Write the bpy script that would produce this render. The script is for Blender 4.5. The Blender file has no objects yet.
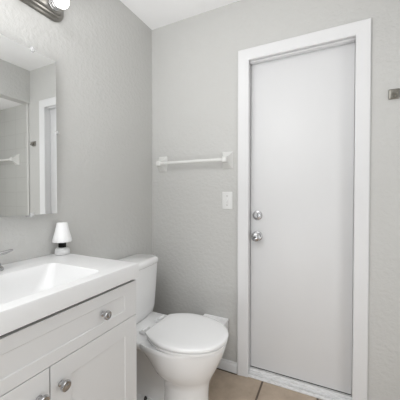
import bpy, bmesh, math, random
from mathutils import Vector, Matrix
random.seed(3)
PI = math.pi
S = bpy.context.scene
COL = S.collection

# ---------------------------------------------------------------- camera
cd = bpy.data.cameras.new('camera')
cam = bpy.data.objects.new('camera', cd)
COL.objects.link(cam)
cd.sensor_width = 36.0
cd.sensor_fit = 'HORIZONTAL'
cd.lens = 264.13 / 400 * 36.0
cd.clip_start = 0.01
cam.location = (1.2083, -1.6449, 1.164)
cam.rotation_euler = (math.radians(90 - 0.975), 0, math.radians(26.08))
S.camera = cam

# ---------------------------------------------------------------- world, lights, exposure
S.view_settings.view_transform = 'Standard'
S.view_settings.look = 'None'
S.view_settings.gamma = 1.0
S.view_settings.use_curve_mapping = False
S.view_settings.exposure = 0.0
w = bpy.data.worlds.new('world')
S.world = w
w.use_nodes = True
w.node_tree.nodes['Background'].inputs[0].default_value = (1, 1, 1, 1)
w.node_tree.nodes['Background'].inputs[1].default_value = 0.5


def area(name, loc, rot, sx, sy, power, color=(1, 1, 1)):
    l = bpy.data.lights.new(name, 'AREA')
    l.shape = 'RECTANGLE'
    l.size, l.size_y, l.energy, l.color = sx, sy, power, color
    o = bpy.data.objects.new(name, l)
    COL.objects.link(o)
    o.location, o.rotation_euler = loc, rot
    return o


# fill lights added behind the camera, at the entrance opening
area('entrance_fill', (0.75, -2.56, 1.12), (math.radians(90), 0, 0), 1.4, 2.1, 8.5, (0.965, 0.985, 1.0))
area('entrance_low_fill', (0.6, -2.40, 0.15), (math.radians(115), 0, 0), 1.0, 0.3, 3.5, (0.96, 0.98, 1.0))  # added low fill tilted upward to brighten the lower surfaces
# unseen fill light added under the ceiling to even out the walls
area('ceiling_fill', (0.50, -1.62, 2.385), (0, 0, 0), 0.65, 0.6, 6.5, (0.975, 0.985, 1.0))
# uplight added behind the camera to brighten the ceiling by bounce
area('uplight_fill', (0.50, -2.00, 1.2), (math.radians(180), 0, 0), 0.6, 0.6, 25.0, (0.975, 0.985, 1.0))
# fill light added in the tub alcove, lifts left wall and toilet
area('alcove_fill', (2.3, -1.05, 1.0), (0, math.radians(90), 0), 1.6, 0.8, 8.0, (0.965, 0.98, 1.0))

BULB_STRENGTH = 2.6


# ---------------------------------------------------------------- materials
def mat(name, color, rough=0.5, metal=0.0, spec=0.5, coat=0.0):
    m = bpy.data.materials.new(name)
    m.use_nodes = True
    b = m.node_tree.nodes['Principled BSDF']
    b.inputs['Base Color'].default_value = (*color, 1)
    b.inputs['Roughness'].default_value = rough
    b.inputs['Metallic'].default_value = metal
    b.inputs['Specular IOR Level'].default_value = spec
    b.inputs['Coat Weight'].default_value = coat
    return m


def bump(m, scale, strength, dist=0.002, ramp=None, detail=3.0, rough=0.55, stretch=(1, 1, 1)):
    nt = m.node_tree
    N, L = nt.nodes, nt.links
    tc = N.new('ShaderNodeTexCoord')
    mp = N.new('ShaderNodeMapping')
    mp.inputs['Scale'].default_value = stretch
    nz = N.new('ShaderNodeTexNoise')
    nz.inputs['Scale'].default_value = scale
    nz.inputs['Detail'].default_value = detail
    nz.inputs['Roughness'].default_value = rough
    bp = N.new('ShaderNodeBump')
    bp.inputs['Strength'].default_value = strength
    bp.inputs['Distance'].default_value = dist
    L.new(tc.outputs['Object'], mp.inputs['Vector'])
    L.new(mp.outputs['Vector'], nz.inputs['Vector'])
    src = nz.outputs['Fac']
    if ramp:
        r = N.new('ShaderNodeValToRGB')
        r.color_ramp.elements[0].position = ramp[0]
        r.color_ramp.elements[1].position = ramp[1]
        L.new(src, r.inputs['Fac'])
        src = r.outputs['Color']
    L.new(src, bp.inputs['Height'])
    L.new(bp.outputs['Normal'], N['Principled BSDF'].inputs['Normal'])
    return m


WALL = bump(mat('greige_wall_paint', (0.57, 0.567, 0.55), 0.45, spec=0.35), 42, 0.42, 0.0025, (0.40, 0.62))
CEIL = bump(mat('white_ceiling_paint', (0.93, 0.93, 0.93), 0.8), 60, 0.3, 0.0015)
TRIM = mat('white_trim_paint', (0.75, 0.75, 0.755), 0.32)
TRIMG = mat('pale_grey_bullnose_tile', (0.62, 0.62, 0.60), 0.2)
DOORM = bump(mat('white_door_paint', (0.735, 0.735, 0.74), 0.38), 30, 0.06, 0.001, stretch=(1, 1, 0.3))
CAB = bump(mat('white_cabinet_paint', (0.71, 0.71, 0.71), 0.35), 40, 0.03, 0.001)
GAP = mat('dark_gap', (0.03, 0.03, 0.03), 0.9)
MARBLE = mat('white_cultured_marble', (0.77, 0.77, 0.77), 0.28)
PORC = mat('white_porcelain', (0.90, 0.90, 0.90), 0.09, coat=0.4)
SEATM = mat('white_seat_plastic', (0.90, 0.90, 0.90), 0.2)
CERAM = mat('glazed_offwhite_ceramic', (0.74, 0.74, 0.72), 0.15)
PLAST = mat('white_plastic', (0.74, 0.74, 0.73), 0.35)
BINM = mat('white_bin_plastic', (0.90, 0.90, 0.90), 0.4)
CHROME = mat('chrome', (0.50, 0.50, 0.505), 0.16, 1.0)
NICKEL = bump(mat('brushed_nickel', (0.30, 0.29, 0.27), 0.28, 1.0), 300, 0.05, 0.0005, stretch=(1, 0.05, 1))
SATIN = mat('satin_nickel', (0.30, 0.29, 0.26), 0.3, 1.0)
BLACK = mat('black_plastic', (0.006, 0.006, 0.006), 0.7, spec=0.2)
DARK = mat('dark_metal', (0.05, 0.05, 0.05), 0.4, 0.6)
MIRR = mat('silvered_mirror', (0.90, 0.91, 0.905), 0.0, 1.0)
CLEAR = mat('clear_plastic', (0.92, 0.92, 0.92), 0.15)
CLEAR.node_tree.nodes['Principled BSDF'].inputs['Transmission Weight'].default_value = 0.55
JAR = mat('frosted_glass_jar', (0.9, 0.9, 0.9), 0.3)
JAR.node_tree.nodes['Principled BSDF'].inputs['Transmission Weight'].default_value = 0.35
SHADE = mat('frosted_white_shade', (0.90, 0.90, 0.90), 0.35)
SHADE.node_tree.nodes['Principled BSDF'].inputs['Subsurface Weight'].default_value = 0.2
SHADE.node_tree.nodes['Principled BSDF'].inputs['Subsurface Radius'].default_value = (.01, .01, .01)
BULB = mat('glowing_bulb_glass', (0.95, 0.95, 0.95), 0.3)
BULB.node_tree.nodes['Principled BSDF'].inputs['Emission Color'].default_value = (1.0, 0.975, 0.94, 1)
BULB.node_tree.nodes['Principled BSDF'].inputs['Emission Strength'].default_value = BULB_STRENGTH


def brick_mat(name, c1, c2, grout, size, gap, off, rough, bumpd=0.002, axes=(0, 1), noise=0.0, sy=None):
    """square tiles laid in object space; axes picks which two axes span the tiling"""
    m = mat(name, c1, rough)
    nt = m.node_tree
    N, L = nt.nodes, nt.links
    b = N['Principled BSDF']
    tc = N.new('ShaderNodeTexCoord')
    sp = N.new('ShaderNodeSeparateXYZ')
    cb = N.new('ShaderNodeCombineXYZ')
    L.new(tc.outputs['Object'], sp.inputs[0])
    for i, a in enumerate(axes):
        ad = N.new('ShaderNodeMath')
        ad.operation = 'ADD'
        ad.inputs[1].default_value = off[i] + 50 * (size if i == 0 else (sy or size))
        L.new(sp.outputs[a], ad.inputs[0])
        L.new(ad.outputs[0], cb.inputs[i])
    br = N.new('ShaderNodeTexBrick')
    br.offset = 0.0
    br.squash = 1.0
    br.inputs['Scale'].default_value = 1.0
    br.inputs['Brick Width'].default_value = size
    br.inputs['Row Height'].default_value = sy or size
    br.inputs['Mortar Size'].default_value = gap
    br.inputs['Mortar Smooth'].default_value = 0.1
    br.inputs['Color1'].default_value = (*c1, 1)
    br.inputs['Color2'].default_value = (*c2, 1)
    br.inputs['Mortar'].default_value = (*grout, 1)
    L.new(cb.outputs[0], br.inputs['Vector'])
    col = br.outputs['Color']
    if noise:
        nz = N.new('ShaderNodeTexNoise')
        nz.inputs['Scale'].default_value = 9
        nz.inputs['Detail'].default_value = 8
        nz.inputs['Roughness'].default_value = 0.65
        L.new(tc.outputs['Object'], nz.inputs['Vector'])
        r = N.new('ShaderNodeValToRGB')
        r.color_ramp.elements[0].position = 0.3
        r.color_ramp.elements[0].color = (1 - noise, 1 - noise * 1.1, 1 - noise * 1.2, 1)
        r.color_ramp.elements[1].position = 0.7
        r.color_ramp.elements[1].color = (1 + noise * 0.4, 1 + noise * .4, 1 + noise * .4, 1)
        L.new(nz.outputs['Fac'], r.inputs['Fac'])
        mx = N.new('ShaderNodeMixRGB')
        mx.blend_type = 'MULTIPLY'
        mx.inputs[0].default_value = 1
        L.new(col, mx.inputs[1])
        L.new(r.outputs['Color'], mx.inputs[2])
        col = mx.outputs[0]
    L.new(col, b.inputs['Base Color'])
    bp = N.new('ShaderNodeBump')
    bp.invert = True
    bp.inputs['Distance'].default_value = bumpd
    bp.inputs['Strength'].default_value = 0.6
    L.new(br.outputs['Fac'], bp.inputs['Height'])
    L.new(bp.outputs['Normal'], b.inputs['Normal'])
    return m


FLOORM = brick_mat('tan_floor_tile', (0.52, 0.425, 0.33), (0.50, 0.405, 0.315), (0.13, 0.095, 0.07), 0.315, 0.006,
                   (-0.842, 0.30), 0.3, noise=0.22)
TILEM = brick_mat('grey_shower_tile', (0.50, 0.50, 0.48), (0.49, 0.49, 0.47), (0.44, 0.44, 0.42), 0.20, 0.003, (0, 0), 0.3,
                  0.001, axes=(0, 2), sy=0.15)
TILEX = brick_mat('grey_shower_tile_long', (0.50, 0.50, 0.48), (0.49, 0.49, 0.47), (0.44, 0.44, 0.42), 0.20, 0.003, (0, 0), 0.3,
                  0.001, axes=(1, 2), sy=0.15)


# ---------------------------------------------------------------- mesh helpers
def finish(name, bm, m, parent=None, smooth=True, angle=35, mats=None):
    bmesh.ops.recalc_face_normals(bm, faces=bm.faces[:])
    me = bpy.data.meshes.new(name)
    bm.to_mesh(me)
    bm.free()
    if smooth:
        me.polygons.foreach_set('use_smooth', [True] * len(me.polygons))
        me.set_sharp_from_angle(angle=math.radians(angle))
    for mm in (mats or [m]):
        me.materials.append(mm)
    o = bpy.data.objects.new(name, me)
    COL.objects.link(o)
    if parent:
        o.parent = parent
        o.matrix_parent_inverse = Matrix.Identity(4)
        # geometry is written in world space; shift it into the thing's space
        off = world_loc(parent)
        for v in me.vertices:
            v.co -= off
    return o


LOCS = {}


def world_loc(o):
    l = Vector((0, 0, 0))
    while o:
        l += o.location
        o = o.parent
    return l


def thing(name, label, cat, loc, group=None):
    o = bpy.data.objects.new(name, None)
    COL.objects.link(o)
    o.empty_display_size = 0.05
    o.location = loc
    o['label'] = label
    o['category'] = cat
    if group:
        o['group'] = group
    return o


def struct(name, bm, m, parent=None, **k):
    o = finish(name, bm, m, parent, **k)
    if not parent:
        o['kind'] = 'structure'
    return o


def box(bm, x0, x1, y0, y1, z0, z1, bev=0.0, seg=2):
    r = bmesh.ops.create_cube(bm, size=1)
    vs = r['verts']
    for v in vs:
        v.co = Vector((x0 + (v.co.x + .5) * (x1 - x0), y0 + (v.co.y + .5) * (y1 - y0), z0 + (v.co.z + .5) * (z1 - z0)))
    if bev:
        es = list({e for v in vs for e in v.link_edges})
        bmesh.ops.bevel(bm, geom=es, offset=bev, segments=seg, profile=0.5, affect='EDGES')
    return bm


def B(*a, **k):
    return box(bmesh.new(), *a, **k)


def loft(bm, rings, cap0=True, cap1=True, closed=True):
    vr = [[bm.verts.new(p) for p in r] for r in rings]
    n = len(rings[0])
    for a, b in zip(vr, vr[1:]):
        for i in range(n if closed else n - 1):
            j = (i + 1) % n
            bm.faces.new((a[i], a[j], b[j], b[i]))
    if cap0:
        bm.faces.new(list(reversed(vr[0])))
    if cap1:
        bm.faces.new(vr[-1])
    return vr


def frame_axes(d):
    d = Vector(d).normalized()
    t = Vector((0, 0, 1)) if abs(d.z) < 0.9 else Vector((1, 0, 0))
    a = d.cross(t).normalized()
    return d, a, a.cross(d)


def lathe(bm, base, axis, prof, n=32, cap0=True, cap1=True):
    """prof: (distance along axis, radius)"""
    d, a, b = frame_axes(axis)
    base = Vector(base)
    rings = [[base + d * h + (a * math.cos(2 * PI * i / n) + b * math.sin(2 * PI * i / n)) * r for i in range(n)] for h, r in prof]
    return loft(bm, rings, cap0, cap1)


def tube(bm, pts, rad, n=14):
    pts = [Vector(p) for p in pts]
    rings = []
    for i, p in enumerate(pts):
        if i == 0:
            d = pts[1] - p
        elif i == len(pts) - 1:
            d = p - pts[-2]
        else:
            d = pts[i + 1] - pts[i - 1]
        d, a, b = frame_axes(d)
        r = rad[i] if isinstance(rad, (list, tuple)) else rad
        ra, rb = r if isinstance(r, tuple) else (r, r)
        rings.append([p + a * math.cos(2 * PI * k / n) * ra + b * math.sin(2 * PI * k / n) * rb for k in range(n)])
    return loft(bm, rings)


def rrect(cx, cy, hx, hy, r, n=6):
    """rounded rectangle in 2-D, counter-clockwise"""
    r = min(r, hx * .999, hy * .999)
    out = []
    for qx, qy, a0 in ((1, 1, 0), (-1, 1, 90), (-1, -1, 180), (1, -1, 270)):
        for i in range(n + 1):
            a = math.radians(a0 + 90 * i / n)
            out.append((cx + qx * (hx - r) + r * math.cos(a), cy + qy * (hy - r) + r * math.sin(a)))
    return out


# ================================================================ THE ROOM
H = 2.408
XC = 1.56        # right wall plane (tub alcove opens in it)
YB = -2.60       # wall behind the camera
DX0, DX1, DZ = 0.745, 1.332, 2.018   # door opening

struct('floor', B(-0.1, 2.45, YB - 0.6, 0.15, -0.08, 0.0), FLOORM, smooth=False)
struct('ceiling', B(-0.1, 2.45, YB - 0.6, 0.15, H, H + 0.08), CEIL, smooth=False)
struct('wall_left', B(-0.1, 0.0, YB, 0.0, 0, H), WALL, smooth=False)
bm = bmesh.new()
box(bm, -0.1, DX0 - 0.012, 0.0, 0.12, 0, H)
box(bm, DX1 + 0.012, 2.45, 0.0, 0.12, 0, H)
box(bm, DX0 - 0.012, DX1 + 0.012, 0.0, 0.12, DZ + 0.012, H)
struct('wall_back', bm, WALL, smooth=False)
bm = bmesh.new()
box(bm, XC, XC + 0.10, -1.52, 0.0, 2.09, H)          # header over the tub alcove
box(bm, XC, XC + 0.90, YB, -1.52, 0, H)
struct('wall_right', bm, WALL, smooth=False)
struct('ceiling_alcove', B(XC + 0.10, 2.35, -1.52, 0.0, 2.09, 2.12), CEIL, smooth=False)
struct('wall_alcove_far', B(2.35, 2.45, -1.52, 0.0, 0, 2.12), TILEX, smooth=False)
struct('wall_alcove_end', B(XC + 0.055, 2.35, -0.008, -0.0002, 0, 2.09), TILEM, smooth=False)
struct('trim_1', B(XC + 0.022, XC + 0.053, -0.012, -0.0002, 0, 2.09, bev=0.004), TRIMG)
bm = bmesh.new()
box(bm, -0.1, 0.05, YB - 0.1, YB, 0, H)
box(bm, 1.55, 2.45, YB - 0.1, YB, 0, H)
box(bm, 0.05, 1.55, YB - 0.1, YB, 2.2, H)
struct('wall_front', bm, WALL, smooth=False)


# baseboards
def baseboard(name, x0, x1):
    bm = bmesh.new()
    prof = [(0, 0), (-0.014, 0), (-0.014, 0.040), (-0.012, 0.050), (-0.008, 0.054), (-0.007, 0.062), (-0.003, 0.066), (0, 0.066)]
    loft(bm, [[(x, y - 0.0002, z + 0.004) for y, z in prof] for x in (x0, x1)])
    return struct(name, bm, TRIM)


baseboard('baseboard_back', 0.0, 0.6765)
baseboard('baseboard_right', 1.405, XC)
bm = bmesh.new()
prof = [(0, 0), (0.014, 0), (0.014, 0.040), (0.012, 0.050), (0.008, 0.054), (0.007, 0.062), (0.003, 0.066), (0, 0.066)]
loft(bm, [[(x + 0.0002, y, z + 0.004) for x, z in prof] for y in (-0.748, -0.0145)])
struct('baseboard_left', bm, TRIM)

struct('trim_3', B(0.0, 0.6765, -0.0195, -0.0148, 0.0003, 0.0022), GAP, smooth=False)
# ================================================================ DOOR with its casing
dr = thing('door', 'white flush door in white casing, chrome deadbolt and round knob at left', 'door', ((DX0 + DX1) / 2, 0.05, 0))
dr.name = 'door_1'
dr['kind'] = 'structure'
CW = 0.066


def casing_ring(d_out, proj):
    """mitred path of the casing: d_out from opening edge, proj from wall"""
    return [(DX0 - d_out, -proj, 0.0015), (DX0 - d_out, -proj, DZ + d_out), (DX1 + d_out, -proj, DZ + d_out), (DX1 + d_out, -proj, 0.0015)]


bm = bmesh.new()
prof = [(-0.004, 0.0002), (-0.004, 0.009), (0.0, 0.012), (0.010, 0.0125), (0.020, 0.0135), (0.040, 0.0155), (0.054, 0.018), (0.062, 0.018), (0.066, 0.014), (0.066, 0.0002)]
rings = []
paths = [casing_ring(a, b) for a, b in prof]
for k in range(4):
    rings.append([paths[j][k] for j in range(len(prof))])
loft(bm, rings)
finish('casing', bm, TRIM, dr, angle=25)
SY0, SY1 = 0.050, 0.088     # door slab front / back
bm = bmesh.new()
box(bm, DX0 - 0.012, DX0, 0.0002, 0.12, 0.0015, DZ)
box(bm, DX1, DX1 + 0.012, 0.0002, 0.12, 0.0015, DZ)
box(bm, DX0 - 0.012, DX1 + 0.012, 0.0002, 0.12, DZ, DZ + 0.012)
finish('jamb', bm, TRIM, dr, smooth=False)
# stop moulding: sides narrow, head deeper with a stepped profile
bm = bmesh.new()
SB = SY0 - 0.003
box(bm, DX0 + 0.002, DX1 - 0.004, 0.014, SB, DZ - 0.012, DZ, bev=0.005, seg=3)
finish('stop_moulding', bm, TRIM, dr)
slab = finish('door_panel', B(DX0 + 0.003, DX1 - 0.003, SY0, SY1, 0.042, DZ - 0.003, bev=0.0015), DOORM, dr)
# sweep and sill
sill = thing('threshold', 'pale worn threshold strip under the white door', 'threshold', ((DX0 + DX1) / 2, 0.04, 0))
sill.name = 'trim_2'
bm = bmesh.new()
prof = [(-0.004, 0.0006), (-0.004, 0.006), (0.004, 0.013), (0.014, 0.0135), (0.018, 0.011), (0.024, 0.011), (0.028, 0.020), (0.036, 0.024),
        (0.040, 0.0345), (0.118, 0.0345), (0.118, 0.0006)]
loft(bm, [[(x, y, z) for y, z in prof] for x in (DX0 + 0.001, DX1 - 0.001)])
SILLM = bump(mat('worn_pale_sill', (0.70, 0.70, 0.70), 0.4), 45, 0.5, 0.002)
nt = SILLM.node_tree
nz = nt.nodes.new('ShaderNodeTexNoise'); nz.inputs['Scale'].default_value = 22; nz.inputs['Detail'].default_value = 6
rp = nt.nodes.new('ShaderNodeValToRGB')
rp.color_ramp.elements[0].position = 0.36; rp.color_ramp.elements[0].color = (0.55, 0.545, 0.54, 1)
rp.color_ramp.elements[1].position = 0.52; rp.color_ramp.elements[1].color = (0.74, 0.74, 0.74, 1)
nt.links.new(nz.outputs['Fac'], rp.inputs['Fac'])
nt.links.new(rp.outputs['Color'], nt.nodes['Principled BSDF'].inputs['Base Color'])
bpy.data.objects.remove(sill)
struct('trim_2', bm, SILLM, angle=25)
bm = B(DX0 + 0.006, DX1 - 0.006, SY0 + 0.004, SY1 - 0.004, 0.0355, 0.0415)
finish('door_sweep', bm, BLACK, dr)

# deadbolt and knob
KX = 0.793


def rose(bm, z, r, depth):
    lathe(bm, (KX, SY0 - 0.0003, z), (0, -1, 0), [(0, r), (depth * .4, r), (depth * .8, r * .93), (depth, r * .8)], 36)


bm = bmesh.new()
rose(bm, 1.036, 0.031, 0.010)
lathe(bm, (KX, SY0 - 0.008, 1.036), (0, -1, 0), [(0, 0.021), (0.010, 0.020), (0.013, 0.016)], 28)
db = finish('deadbolt', bm, CHROME, dr)
bm = bmesh.new()
box(bm, KX - 0.004, KX + 0.004, SY0 - 0.036, SY0 - 0.0195, 1.036 - 0.015, 1.036 + 0.015, bev=0.003)
finish('thumb_turn', bm, CHROME, db)
bm = bmesh.new()
rose(bm, 0.902, 0.032, 0.008)
kp = [(0.006, 0.012), (0.020, 0.011), (0.026, 0.016), (0.032, 0.024), (0.040, 0.0285), (0.048, 0.029), (0.056, 0.0265), (0.061, 0.020), (0.063, 0.010)]
lathe(bm, (KX, SY0, 0.902), (0, -1, 0), kp, 32)
kn = finish('door_knob', bm, CHROME, dr)
bm = bmesh.new()
lathe(bm, (KX, SY0 - 0.0632, 0.902), (0, -1, 0), [(0, 0.006), (0.002, 0.005)], 16)
finish('lock_button', bm, DARK, kn)
# strike plate edge / hinge knuckles
# ================================================================ VANITY CABINET
VY0, VY1 = -1.538, -0.764       # left / right ends
VXF = 0.478
CTZ = 0.880
cab = thing('vanity_cabinet', 'white shaker bathroom vanity cabinet with chrome knobs', 'cabinet', (0.24, (VY0 + VY1) / 2, 0))
bm = bmesh.new()
CB = CTZ - 0.062
box(bm, 0.002, VXF - 0.0395, VY0, VY0 + 0.016, 0.095, CB)
box(bm, 0.002, VXF - 0.0395, VY1 - 0.016, VY1, 0.095, CB)
box(bm, 0.002, 0.012, VY0 + 0.016, VY1 - 0.016, 0.095, CB)
box(bm, 0.012, VXF - 0.0395, VY0 + 0.016, VY1 - 0.016, 0.095, 0.111)
box(bm, VXF - 0.0395, VXF - 0.0205, VY0, VY1, 0.095, 0.111)
box(bm, VXF - 0.0395, VXF - 0.0205, VY0, VY0 + 0.04, 0.111, CB - 0.012)
box(bm, VXF - 0.0395, VXF - 0.0205, VY1 - 0.04, VY1, 0.111, CB - 0.012)
box(bm, VXF - 0.0395, VXF - 0.0205, VY0 + 0.04, VY1 - 0.04, 0.645, 0.68)
finish('cabinet_body', bm, CAB, cab)
finish('gap_shade', B(VXF - 0.040, VXF - 0.012, VY0 + 0.004, VY1 - 0.004, CB - 0.0095, CB - 0.0005), GAP, cab)  # added dark strip, stands in for the shade under the countertop
finish('toe_kick', B(0.02, VXF - 0.075, VY0 + 0.004, VY1 - 0.004, 0.0015, 0.0945), CAB, cab)


def shaker(name, y0, y1, z0, z1, sw=0.066, rt=0.042, rb=None):
    """shaker front in plane x = VXF; recessed centre panel"""
    rb = rb if rb is not None else rt
    bm = bmesh.new()
    xo, xi, xb = VXF, VXF - 0.003, VXF - 0.0195
    e = 0.0015
    O = [(y0, z0), (y1, z0), (y1, z1), (y0, z1)]
    O2 = [(y0 + e, z0 + e), (y1 - e, z0 + e), (y1 - e, z1 - e), (y0 + e, z1 - e)]
    I = [(y0 + sw, z0 + rb), (y1 - sw, z0 + rb), (y1 - sw, z1 - rt), (y0 + sw, z1 - rt)]
    s = 0.003
    I2 = [(y0 + sw + s, z0 + rb + s), (y1 - sw - s, z0 + rb + s), (y1 - sw - s, z1 - rt - s), (y0 + sw + s, z1 - rt - s)]
    loft(bm, [[(xb, y, z) for y, z in O], [(xo - e, y, z) for y, z in O], [(xo, y, z) for y, z in O2], [(xo, y, z) for y, z in I],
              [(xi, y, z) for y, z in I2]])
    return finish(name, bm, CAB, cab, angle=20)


def cab_knob(parent, y, z):
    bm = bmesh.new()
    lathe(bm, (VXF + 0.0003, y, z), (1, 0, 0), [(0, 0.0095), (0.003, 0.009), (0.006, 0.0055), (0.013, 0.0055), (0.016, 0.011), (0.019, 0.0155),
                                              (0.023, 0.0165), (0.027, 0.0155), (0.0285, 0.013), (0.0275, 0.009), (0.0285, 0.006), (0.0295, 0.002)], 28)
    return finish('knob', bm, CHROME, parent)


YM = (VY0 + VY1) / 2
dz = 0.6625
drw = shaker('drawer', VY0 + 0.001, VY1 - 0.001, dz + 0.001, 0.8070, sw=0.068, rt=0.040, rb=0.038)
drw['label'] = 'wide drawer front with two chrome knobs'
cab_knob(drw, -0.950, 0.737)
cab_knob(drw, 2 * YM + 0.950, 0.737)
dR = shaker('door', YM + 0.0015, VY1 - 0.001, 0.105, dz - 0.001, sw=0.068, rt=0.062)
cab_knob(dR, YM + 0.034, 0.592)
dL = shaker('door', VY0 + 0.001, YM - 0.0015, 0.105, dz - 0.001, sw=0.068, rt=0.062)
cab_knob(dL, YM - 0.034, 0.592)

# ---------------------------------------------------------------- countertop with integral basin
ct = thing('sink_countertop', 'glossy white vanity top with integral rectangular basin', 'sink', (0.245, YM, CTZ - 0.0585))
CY0, CY1, CX1 = VY0 - 0.012, VY1 - 0.012 + 0.0, 0.491
CY1 = -0.7655 - 0.0
CY1 = -0.762
# opening rectangle and floor rectangle
bx0, bx1, by0, by1 = 0.160, 0.440, 2 * YM + 0.920, -0.920
fx0, fx1, fy0, fy1 = 0.200, 0.395, 2 * YM + 0.985, -0.985
zf = CTZ - 0.092
bm = bmesh.new()
n = 6


def rr(cx0, cx1, cy0, cy1, r, z):
    return [(x, y, z) for x, y in rrect((cx0 + cx1) / 2, (cy0 + cy1) / 2, (cx1 - cx0) / 2, (cy1 - cy0) / 2, r, n)]


rings = [rr(0.0015, CX1, CY0, CY1, 0.004, CTZ - 0.0585), rr(0.0015, CX1, CY0, CY1, 0.004, CTZ - 0.006),
         rr(0.003, CX1 - 0.002, CY0 + 0.002, CY1 - 0.002, 0.004, CTZ - 0.001), rr(0.006, CX1 - 0.006, CY0 + 0.006, CY1 - 0.006, 0.006, CTZ),
         rr(bx0 - 0.004, bx1 + 0.004, by0 - 0.004, by1 + 0.004, 0.032, CTZ), rr(bx0, bx1, by0, by1, 0.028, CTZ - 0.004)]
for t in (0.25, 0.5, 0.75, 0.93, 1.0):
    q = lambda a, b: a + (b - a) * t
    zz = CTZ - 0.003 - (0.089) * (1 - (1 - t) ** 1.35 if t < 1 else 1)
    rings.append(rr(q(bx0, fx0), q(bx1, fx1), q(by0, fy0), q(by1, fy1), q(0.028, 0.06), zz))
rings.append(rr(fx0 + 0.02, fx1 - 0.02, fy0 + 0.02, fy1 - 0.02, 0.05, zf - 0.002))
loft(bm, rings, cap0=False)
# underside
loft(bm, [rr(0.0015, CX1, CY0, CY1, 0.004, CTZ - 0.0585), rr(bx0 - 0.02, bx1 + 0.02, by0 - 0.02, by1 + 0.02, 0.02, CTZ - 0.0585)], False, False)
bmesh.ops.remove_doubles(bm, verts=bm.verts[:], dist=1e-5)
finish('basin_top', bm, MARBLE, ct, angle=40)
bm = bmesh.new()
lathe(bm, (0.30, YM, zf - 0.0015), (0, 0, 1), [(0, 0.028), (0.003, 0.027), (0.004, 0.020), (0.002, 0.016), (0.006, 0.012), (0.008, 0.004)], 24)
finish('drain', bm, CHROME, ct)

# ---------------------------------------------------------------- faucet
fa = thing('faucet', 'chrome centreset faucet with lever handles behind the basin', 'faucet', (0.085, YM, CTZ))
bm = bmesh.new()
z0 = CTZ + 0.0005
loft(bm, [[(x, y, z) for x, y in rrect(0.080, YM, hx, hy, hx, 8)] for z, hx, hy in
          ((z0, 0.027, 0.082), (z0 + 0.008, 0.027, 0.082), (z0 + 0.013, 0.024, 0.079), (z0 + 0.015, 0.020, 0.075))])
finish('base_plate', bm, CHROME, fa)
bm = bmesh.new()
lathe(bm, (0.080, YM, z0 + 0.012), (0, 0, 1), [(0, 0.021), (0.02, 0.018), (0.05, 0.016), (0.068, 0.016), (0.075, 0.012)], 24)
tube(bm, [(0.080, YM, z0 + 0.070), (0.105, YM, z0 + 0.080), (0.140, YM, z0 + 0.078), (0.175, YM, z0 + 0.062), (0.190, YM, z0 + 0.045)],
     [0.014, 0.0135, 0.0125, 0.012, 0.011])
finish('spout', bm, CHROME, fa)
for s in (1, -1):
    hy = YM + s * 0.055
    bm = bmesh.new()
    lathe(bm, (0.080, hy, z0 + 0.012), (0, 0, 1), [(0, 0.020), (0.010, 0.019), (0.020, 0.0145), (0.034, 0.013), (0.040, 0.015), (0.050, 0.0135), (0.054, 0.008)], 24)
    tube(bm, [(0.078, hy, z0 + 0.056), (0.080, hy + s * 0.020, z0 + 0.060), (0.082, hy + s * 0.040, z0 + 0.064), (0.083, hy + s * 0.056, z0 + 0.067), (0.083, hy + s * 0.061, z0 + 0.067)],
         [(0.010, 0.009), (0.009, 0.008), (0.009, 0.007), (0.009, 0.006), (0.006, 0.004)])
    finish('handle', bm, CHROME, fa)

# ================================================================ MIRROR
MX = 0.034
mr = thing('wall_mirror', 'frameless rectangular mirror clipped to the wall over the vanity', 'mirror', (0.0, YM, 1.44))
MY1, MY0 = -0.8074, 2 * YM + 0.8074
MZ0, MZ1 = 1.0786, 1.804
finish('backing', B(0.0005, MX - 0.004, MY0 + 0.004, MY1 - 0.004, MZ0 + 0.004, MZ1 - 0.004), PLAST, mr)
bm = bmesh.new()
box(bm, MX - 0.004, MX, MY0, MY1, MZ0, MZ1)
finish('mirror_glass', bm, MIRR, mr, smooth=False)


def clip(y, z, vert):
    bm = bmesh.new()
    if vert:      # top / bottom clip, vert = +1 or -1
        box(bm, 0.0005, MX + 0.004, y - 0.007, y + 0.007, min(z, z + vert * 0.010), max(z, z + vert * 0.010), bev=0.002)
        box(bm, MX + 0.0003, MX + 0.005, y - 0.007, y + 0.007, min(z + vert * 0.010, z - vert * 0.009), max(z + vert * 0.010, z - vert * 0.009), bev=0.002)
    else:
        box(bm, 0.0005, MX + 0.004, y, y + 0.009, z - 0.007, z + 0.007, bev=0.002)
        box(bm, MX + 0.0003, MX + 0.005, y - 0.007, y + 0.009, z - 0.007, z + 0.007, bev=0.002)
    lathe(bm, (MX + 0.003, y + (0.001 if vert else 0.002), z + (0 if not vert else vert * 0.004)), (1, 0, 0), [(0, 0.004), (0.003, 0.003)], 12)
    finish('clip', bm, CLEAR, mr)


clip(-0.917, MZ1, 1)
clip(2 * YM + 0.917, MZ1, 1)
clip(-0.928, MZ0, -1)
clip(2 * YM + 0.928, MZ0, -1)
clip(MY1 + 0.0005, 1.466, 0)

# ================================================================ VANITY LIGHT
vl = thing('vanity_light', 'brushed nickel light bar with round glowing bulbs above the mirror', 'light fixture', (0, YM, 2.075))
LZ, LH = 2.078, 0.071
LY1 = -0.742
LHY = abs(LY1 - YM)


def plate(bm, steps):
    loft(bm, [[(x, y, z) for y, z in rrect(YM, LZ, hy, hz, r, 8)] for x, hy, hz, r in steps])


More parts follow.
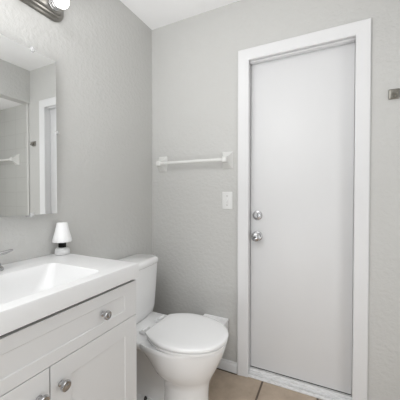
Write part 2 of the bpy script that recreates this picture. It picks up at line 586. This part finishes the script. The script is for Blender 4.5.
bm = bmesh.new()
plate(bm, [(0.0005, LHY, LH, .062), (0.006, LHY, LH, .062), (0.010, LHY - .003, LH - .003, .059), (0.012, LHY - .012, LH - .012, .05),
           (0.018, LHY - .014, LH - .014, .048), (0.022, LHY - .018, LH - .018, .030), (0.023, LHY - .026, LH - .026, .024),
           (0.030, LHY - .028, LH - .028, .022), (0.033, LHY - .033, LH - .033, .018)])
finish('back_plate', bm, NICKEL, vl, angle=25)
NB = 4
for i in range(NB):
    by = -0.815 - i * (2 * (abs(YM) - 0.815)) / (NB - 1)
    bm = bmesh.new()
    lathe(bm, (0.0335, by, LZ - 0.014), (1, 0, 0), [(0, 0.026), (0.004, 0.026), (0.006, 0.021), (0.012, 0.020), (0.014, 0.0235), (0.018, 0.0235), (0.020, 0.020), (0.026, 0.020)], 28)
    so = finish('socket', bm, CHROME, vl)
    bm = bmesh.new()
    R = 0.032
    prof = [(0.0265, 0.0175)]
    cxb = 0.0265 + 0.0300
    a0 = math.asin(0.0175 / R)
    for k in range(1, 15):
        a = a0 + (PI - a0) * k / 15
        prof.append((cxb - R * math.cos(a), R * math.sin(a)))
    prof.append((cxb + R, 0.001))
    lathe(bm, (0.0335, by, LZ - 0.014), (1, 0, 0), prof, 28)
    finish('bulb', bm, BULB, so)

# ================================================================ TOILET
TY = -0.392
to = thing('toilet', 'white two-piece toilet with closed lid beside the vanity', 'toilet', (0.36, TY, 0))


def egg(xb, xf, hw, z, n=40, pb=2.6, pf=2.0, mid=None):
    xm = mid if mid is not None else xb + (xf - xb) * 0.42
    out = []
    for i in range(n):
        t = 2 * PI * i / n
        c, s = math.cos(t), math.sin(t)
        p = pf if c >= 0 else pb
        X = math.copysign(abs(c) ** (2 / p), c)
        Y = math.copysign(abs(s) ** (2 / p), s)
        out.append((xm + (xf - xm) * X if c >= 0 else xm + (xm - xb) * X, TY + hw * Y, z))
    return out


bm = bmesh.new()
secs = [(0.190, 0.385, 0.652, 0.108, 2.4), (0.210, 0.365, 0.662, 0.124, 2.4), (0.235, 0.345, 0.675, 0.142, 2.4), (0.27, 0.325, 0.692, 0.157, 2.4), (0.305, 0.30, 0.708, 0.168, 2.4),
        (0.34, 0.27, 0.723, 0.177, 2.5), (0.370, 0.24, 0.732, 0.184, 2.6), (0.386, 0.235, 0.735, 0.186, 2.6), (0.393, 0.240, 0.730, 0.182, 2.6)]
secs = [(0.030, 0.395, 0.640, 0.108, 2.6), (0.10, 0.400, 0.638, 0.104, 2.6), (0.16, 0.395, 0.643, 0.103, 2.5)] + secs
loft(bm, [egg(b, f_, h, z, pb=p) for z, b, f_, h, p in secs])
# foot and the narrower trapway body behind the column
loft(bm, [egg(b, f_, h, z, pb=3.2, pf=2.3) for z, b, f_, h in ((0.0015, 0.13, 0.650, 0.112), (0.022, 0.13, 0.650, 0.112), (0.036, 0.138, 0.644, 0.104), (0.045, 0.16, 0.62, 0.085))])
loft(bm, [[(x, y, z) for x, y in rrect((a + b) / 2, TY, (b - a) / 2, h, 0.06, 6)] for z, a, b, h in
          ((0.03, 0.145, 0.50, 0.088), (0.06, 0.16, 0.50, 0.074), (0.12, 0.175, 0.50, 0.066), (0.18, 0.165, 0.50, 0.070), (0.24, 0.13, 0.50, 0.082), (0.29, 0.10, 0.50, 0.100), (0.33, 0.08, 0.50, 0.12))])
# rear deck that carries the tank
dk = [(0.25, 0.10, 0.30, 0.080), (0.30, 0.05, 0.32, 0.10), (0.345, 0.025, 0.34, 0.150), (0.375, 0.02, 0.35, 0.172), (0.388, 0.02, 0.35, 0.174), (0.395, 0.024, 0.345, 0.170)]
loft(bm, [[(x, y, z) for x, y in rrect((a + b) / 2, TY, (b - a) / 2, h, 0.05, 5)] for z, a, b, h in dk])
bowl = finish('bowl', bm, PORC, to, angle=50)
for s in (1, -1):
    bm = bmesh.new()
    lathe(bm, (0.305, TY + s * 0.092, 0.036), (0, 0, 1), [(0, 0.010), (0.010, 0.009), (0.018, 0.005), (0.020, 0.001)], 16)
    finish('bolt_cap', bm, DARK, to)
# seat and lid


def lid_ring(e, z, xb=0.326, xf=0.743, hw=0.189, hb=0.125):
    """closed-front seat outline: straight back edge, widening sides, round front"""
    xm = 0.500
    half = []
    N = 22
    for i in range(N + 1):                       # front tip to widest point
        t = PI / 2 * i / N
        half.append((xm + (xf - xm + e) * math.cos(t) ** (2 / 2.15), (hw + e) * math.sin(t) ** (2 / 2.15)))
    for i in range(1, 13):                       # widest point to back corner
        t = i / 12
        x = xm + (xb + 0.012 - xm - e) * t
        half.append((x, hb + e + (hw - hb) * (1 - t ** 2.1)))
    half += [(xb + 0.004 - e, hb - 0.004 + e), (xb - e, hb - 0.016 + e)]
    pts = [(x, TY + y, z) for x, y in half]
    pts += [(x, TY - y, z) for x, y in reversed(half[1:])]
    return pts


bm = bmesh.new()
loft(bm, [lid_ring(e - 0.004, z) for z, e in ((0.3960, -0.006), (0.399, 0.0), (0.409, 0.001), (0.413, -0.005))])
finish('seat', bm, SEATM, to)
bm = bmesh.new()
loft(bm, [lid_ring(e, z) for z, e in ((0.4170, -0.006), (0.4195, 0.0), (0.430, 0.001), (0.435, -0.003), (0.4375, -0.011), (0.4385, -0.04), (0.439, -0.09))])
finish('lid', bm, SEATM, to, angle=50)
for s in (1, -1):
    bm = bmesh.new()
    tube(bm, [(0.292, TY + s * 0.075 - 0.025, 0.414), (0.292, TY + s * 0.075 + 0.025, 0.414)], 0.012)
    box(bm, 0.262, 0.310, TY + s * 0.075 - 0.018, TY + s * 0.075 + 0.018, 0.3955, 0.412, bev=0.003)
    finish('hinge', bm, SEATM, to)


# tank
def tank_ring(x0, x1, hw, z, bow=0.018, r=0.03):
    out = []
    for x, y in rrect((x0 + x1) / 2, 0, (x1 - x0) / 2, hw, r, 6):
        k = max(0, (x - (x0 + x1) / 2) / ((x1 - x0) / 2))
        out.append((x + bow * k * (1 - (y / hw) ** 2), TY + y, z))
    return out


def densify(ring, m=3):
    out = []
    for i in range(len(ring)):
        a, b = Vector(ring[i]), Vector(ring[(i + 1) % len(ring)])
        k = 10 if i % 7 == 6 else 1
        for j in range(k):
            out.append(a + (b - a) * j / k)
    return out


def bowed(x0, x1, hw, z, bow=0.022, r=0.03):
    base = [(x, y, 0) for x, y in rrect((x0 + x1) / 2, 0, (x1 - x0) / 2, hw, r, 6)]
    base = densify(base)
    out = []
    for v in base:
        k = max(0, (v.x - (x0 + x1) / 2) / ((x1 - x0) / 2))
        out.append((v.x + bow * k * (1 - (v.y / hw) ** 2), TY + v.y, z))
    return out


bm = bmesh.new()
loft(bm, [bowed(0.018, 0.158, 0.165, 0.3965), bowed(0.014, 0.166, 0.190, 0.415), bowed(0.012, 0.171, 0.197, 0.45), bowed(0.010, 0.177, 0.208, 0.60), bowed(0.010, 0.182, 0.214, 0.722)])
finish('tank', bm, PORC, to, angle=50)
bm = bmesh.new()
loft(bm, [bowed(0.006, 0.184, 0.214, 0.7225), bowed(0.005, 0.187, 0.217, 0.726), bowed(0.005, 0.187, 0.217, 0.744), bowed(0.007, 0.184, 0.214, 0.754), bowed(0.015, 0.175, 0.205, 0.7595)])
finish('tank_lid', bm, PORC, to, angle=50)
bm = bmesh.new()
lathe(bm, (0.180, TY - 0.15, 0.675), (1, 0, 0), [(0, 0.014), (0.006, 0.013), (0.012, 0.008), (0.02, 0.008)], 18)
tube(bm, [(0.202, TY - 0.15, 0.675), (0.205, TY - 0.11, 0.672), (0.207, TY - 0.075, 0.665)], [0.007, 0.006, 0.008])
finish('flush_lever', bm, CHROME, to)

# ================================================================ WALL BOX behind the toilet
wb = thing('wall_box', 'small white box fixed low on the wall behind the toilet', 'storage box', (0.53, -0.045, 0.222))
bm = bmesh.new()
X0, X1, Y0, Y1, Z0, Z1 = 0.44, 0.616, -0.092, -0.0004, 0.222, 0.347


def cr(z, d):
    return [(x, y, z) for x, y in rrect((X0 + X1) / 2, (Y0 + Y1) / 2, (X1 - X0) / 2 - d, (Y1 - Y0) / 2 - d, 0.004, 3)]


loft(bm, [cr(Z0, 0.003), cr(Z0 + 0.004, 0.002), cr(Z1 - 0.012, 0.002), cr(Z1 - 0.011, 0), cr(Z1 - 0.0015, 0), cr(Z1, 0.0015), cr(Z1, 0.008), cr(Z1 - 0.006, 0.010)])
finish('box_shell', bm, BINM, wb, angle=30)

# ================================================================ TOWEL BARS
def towel_bar(label, x0, x1, z, ysurf=-0.0003, posts=(1, 1)):
    t = thing('towel_bar', label, 'towel bar', ((x0 + x1) / 2, 0, z), 'ceramic towel bars')
    for px, on in ((x0, posts[0]), (x1, posts[1])):
        if not on:
            continue
        bm = bmesh.new()
        sec = [(0, 0.037, 0.056, .005), (0.005, 0.037, 0.056, .005), (0.009, 0.033, 0.052, .006), (0.014, 0.031, 0.048, .006), (0.030, 0.024, 0.034, .006),
               (0.045, 0.018, 0.0215, .006), (0.066, 0.0165, 0.0185, .006), (0.072, 0.012, 0.013, .005)]
        loft(bm, [[(x, ysurf - y, zz) for x, zz in rrect(px, z, hx, hz, r, 4)] for y, hx, hz, r in sec])
        finish('bracket', bm, CERAM, t, angle=30)
    bm = bmesh.new()
    yb = ysurf - 0.054
    tube(bm, [(x0 + 0.0158, yb, z), (x1 - 0.0158, yb, z)], 0.0115, 20)
    finish('bar', bm, CERAM, t)
    return t


towel_bar('white ceramic towel bar on the wall above the toilet', 0.098, 0.607, 1.395)
towel_bar('white ceramic bar on the shower wall, seen in the mirror', 1.77, 2.22, 1.535, ysurf=-0.0085)

# ================================================================ LIGHT SWITCH
sw = thing('light_switch', 'white toggle light switch plate beside the door casing', 'light switch', (0.604, 0, 1.131))
bm = bmesh.new()
loft(bm, [[(x, -y, z) for x, z in rrect(0.604, 1.131, hx, hz, .004, 3)] for y, hx, hz in ((0.0004, .035, .0575), (0.003, .035, .0575), (0.0055, .0325, .055), (0.006, .030, .052))])
finish('switch_plate', bm, PLAST, sw, angle=25)
bm = bmesh.new()
box(bm, 0.604 - 0.0045, 0.604 + 0.0045, -0.0085, -0.0063, 1.131 - 0.012, 1.131 + 0.012, bev=0.0008)
loft(bm, [[(0.600, -0.0085, 1.133), (0.608, -0.0085, 1.133), (0.608, -0.0085, 1.124), (0.600, -0.0085, 1.124)],
          [(0.6005, -0.019, 1.124), (0.6075, -0.019, 1.124), (0.6075, -0.019, 1.119), (0.6005, -0.019, 1.119)]])
finish('toggle', bm, PLAST, sw)
for s in (1, -1):
    bm = bmesh.new()
    lathe(bm, (0.604, -0.0061, 1.131 + s * 0.030), (0, -1, 0), [(0, 0.0035), (0.001, 0.003)], 14)
    finish('screw', bm, SATIN, sw)

# ================================================================ ROBE HOOK
hx, hz = 1.499, 1.678
rh = thing('robe_hook', 'small square satin nickel robe hook on the wall right of the door', 'hook', (hx, 0, hz))
bm = bmesh.new()
loft(bm, [[(x, -y, z) for x, z in rrect(hx, hz, a, b, .003, 3)] for y, a, b in ((0.0004, .023, .025), (0.006, .023, .025), (0.009, .020, .022), (0.010, .017, .019))])
finish('mounting_plate', bm, SATIN, rh, angle=25)
bm = bmesh.new()
lathe(bm, (hx, -0.0102, hz + 0.004), (0, -1, 0), [(0, 0.009), (0.010, 0.008), (0.016, 0.008), (0.019, 0.0105), (0.023, 0.0105), (0.025, 0.008)], 20)
tube(bm, [(hx, -0.0102, hz - 0.006), (hx, -0.024, hz - 0.016), (hx, -0.034, hz - 0.016), (hx, -0.039, hz - 0.008)], [0.006, 0.006, 0.0055, 0.006])
finish('hook_arm', bm, SATIN, rh)

# ================================================================ SMALL LAMP on the counter
lx, ly = 0.048, -0.792
la = thing('small_lamp', 'small white frosted-shade lamp on the counter corner', 'lamp', (lx, ly, CTZ))
bm = bmesh.new()
z0 = CTZ + 0.0006
lathe(bm, (lx, ly, z0), (0, 0, 1), [(0, 0.031), (0.003, 0.0335), (0.012, 0.034), (0.024, 0.032), (0.030, 0.027), (0.033, 0.020)], 32)
finish('base', bm, JAR, la)
bm = bmesh.new()
lathe(bm, (lx, ly, z0 + 0.0335), (0, 0, 1), [(0, 0.0165), (0.002, 0.017), (0.032, 0.017), (0.035, 0.014)], 24)
finish('socket', bm, BLACK, la)
bm = bmesh.new()
n = 48
rings = []
for h, r, wv in ((0.060, 0.0400, .0022), (0.066, 0.0415, .002), (0.074, 0.0412, .0012), (0.092, 0.037, 0), (0.112, 0.0315, 0), (0.130, 0.0275, 0), (0.144, 0.025, 0), (0.151, 0.0235, 0), (0.153, 0.017, 0)):
    rings.append([(lx + (r + wv * math.cos(12 * 2 * PI * i / n)) * math.cos(2 * PI * i / n), ly + (r + wv * math.cos(12 * 2 * PI * i / n)) * math.sin(2 * PI * i / n), z0 + h) for i in range(n)])
inner = [[(lx + (p[0] - lx) * .93, ly + (p[1] - ly) * .93, p[2] + (0.0 if k else 0.001)) for p in r] for k, r in enumerate(rings[:-1])]
loft(bm, list(reversed(inner)) + rings, cap0=True, cap1=True)
finish('shade', bm, SHADE, la, angle=60)
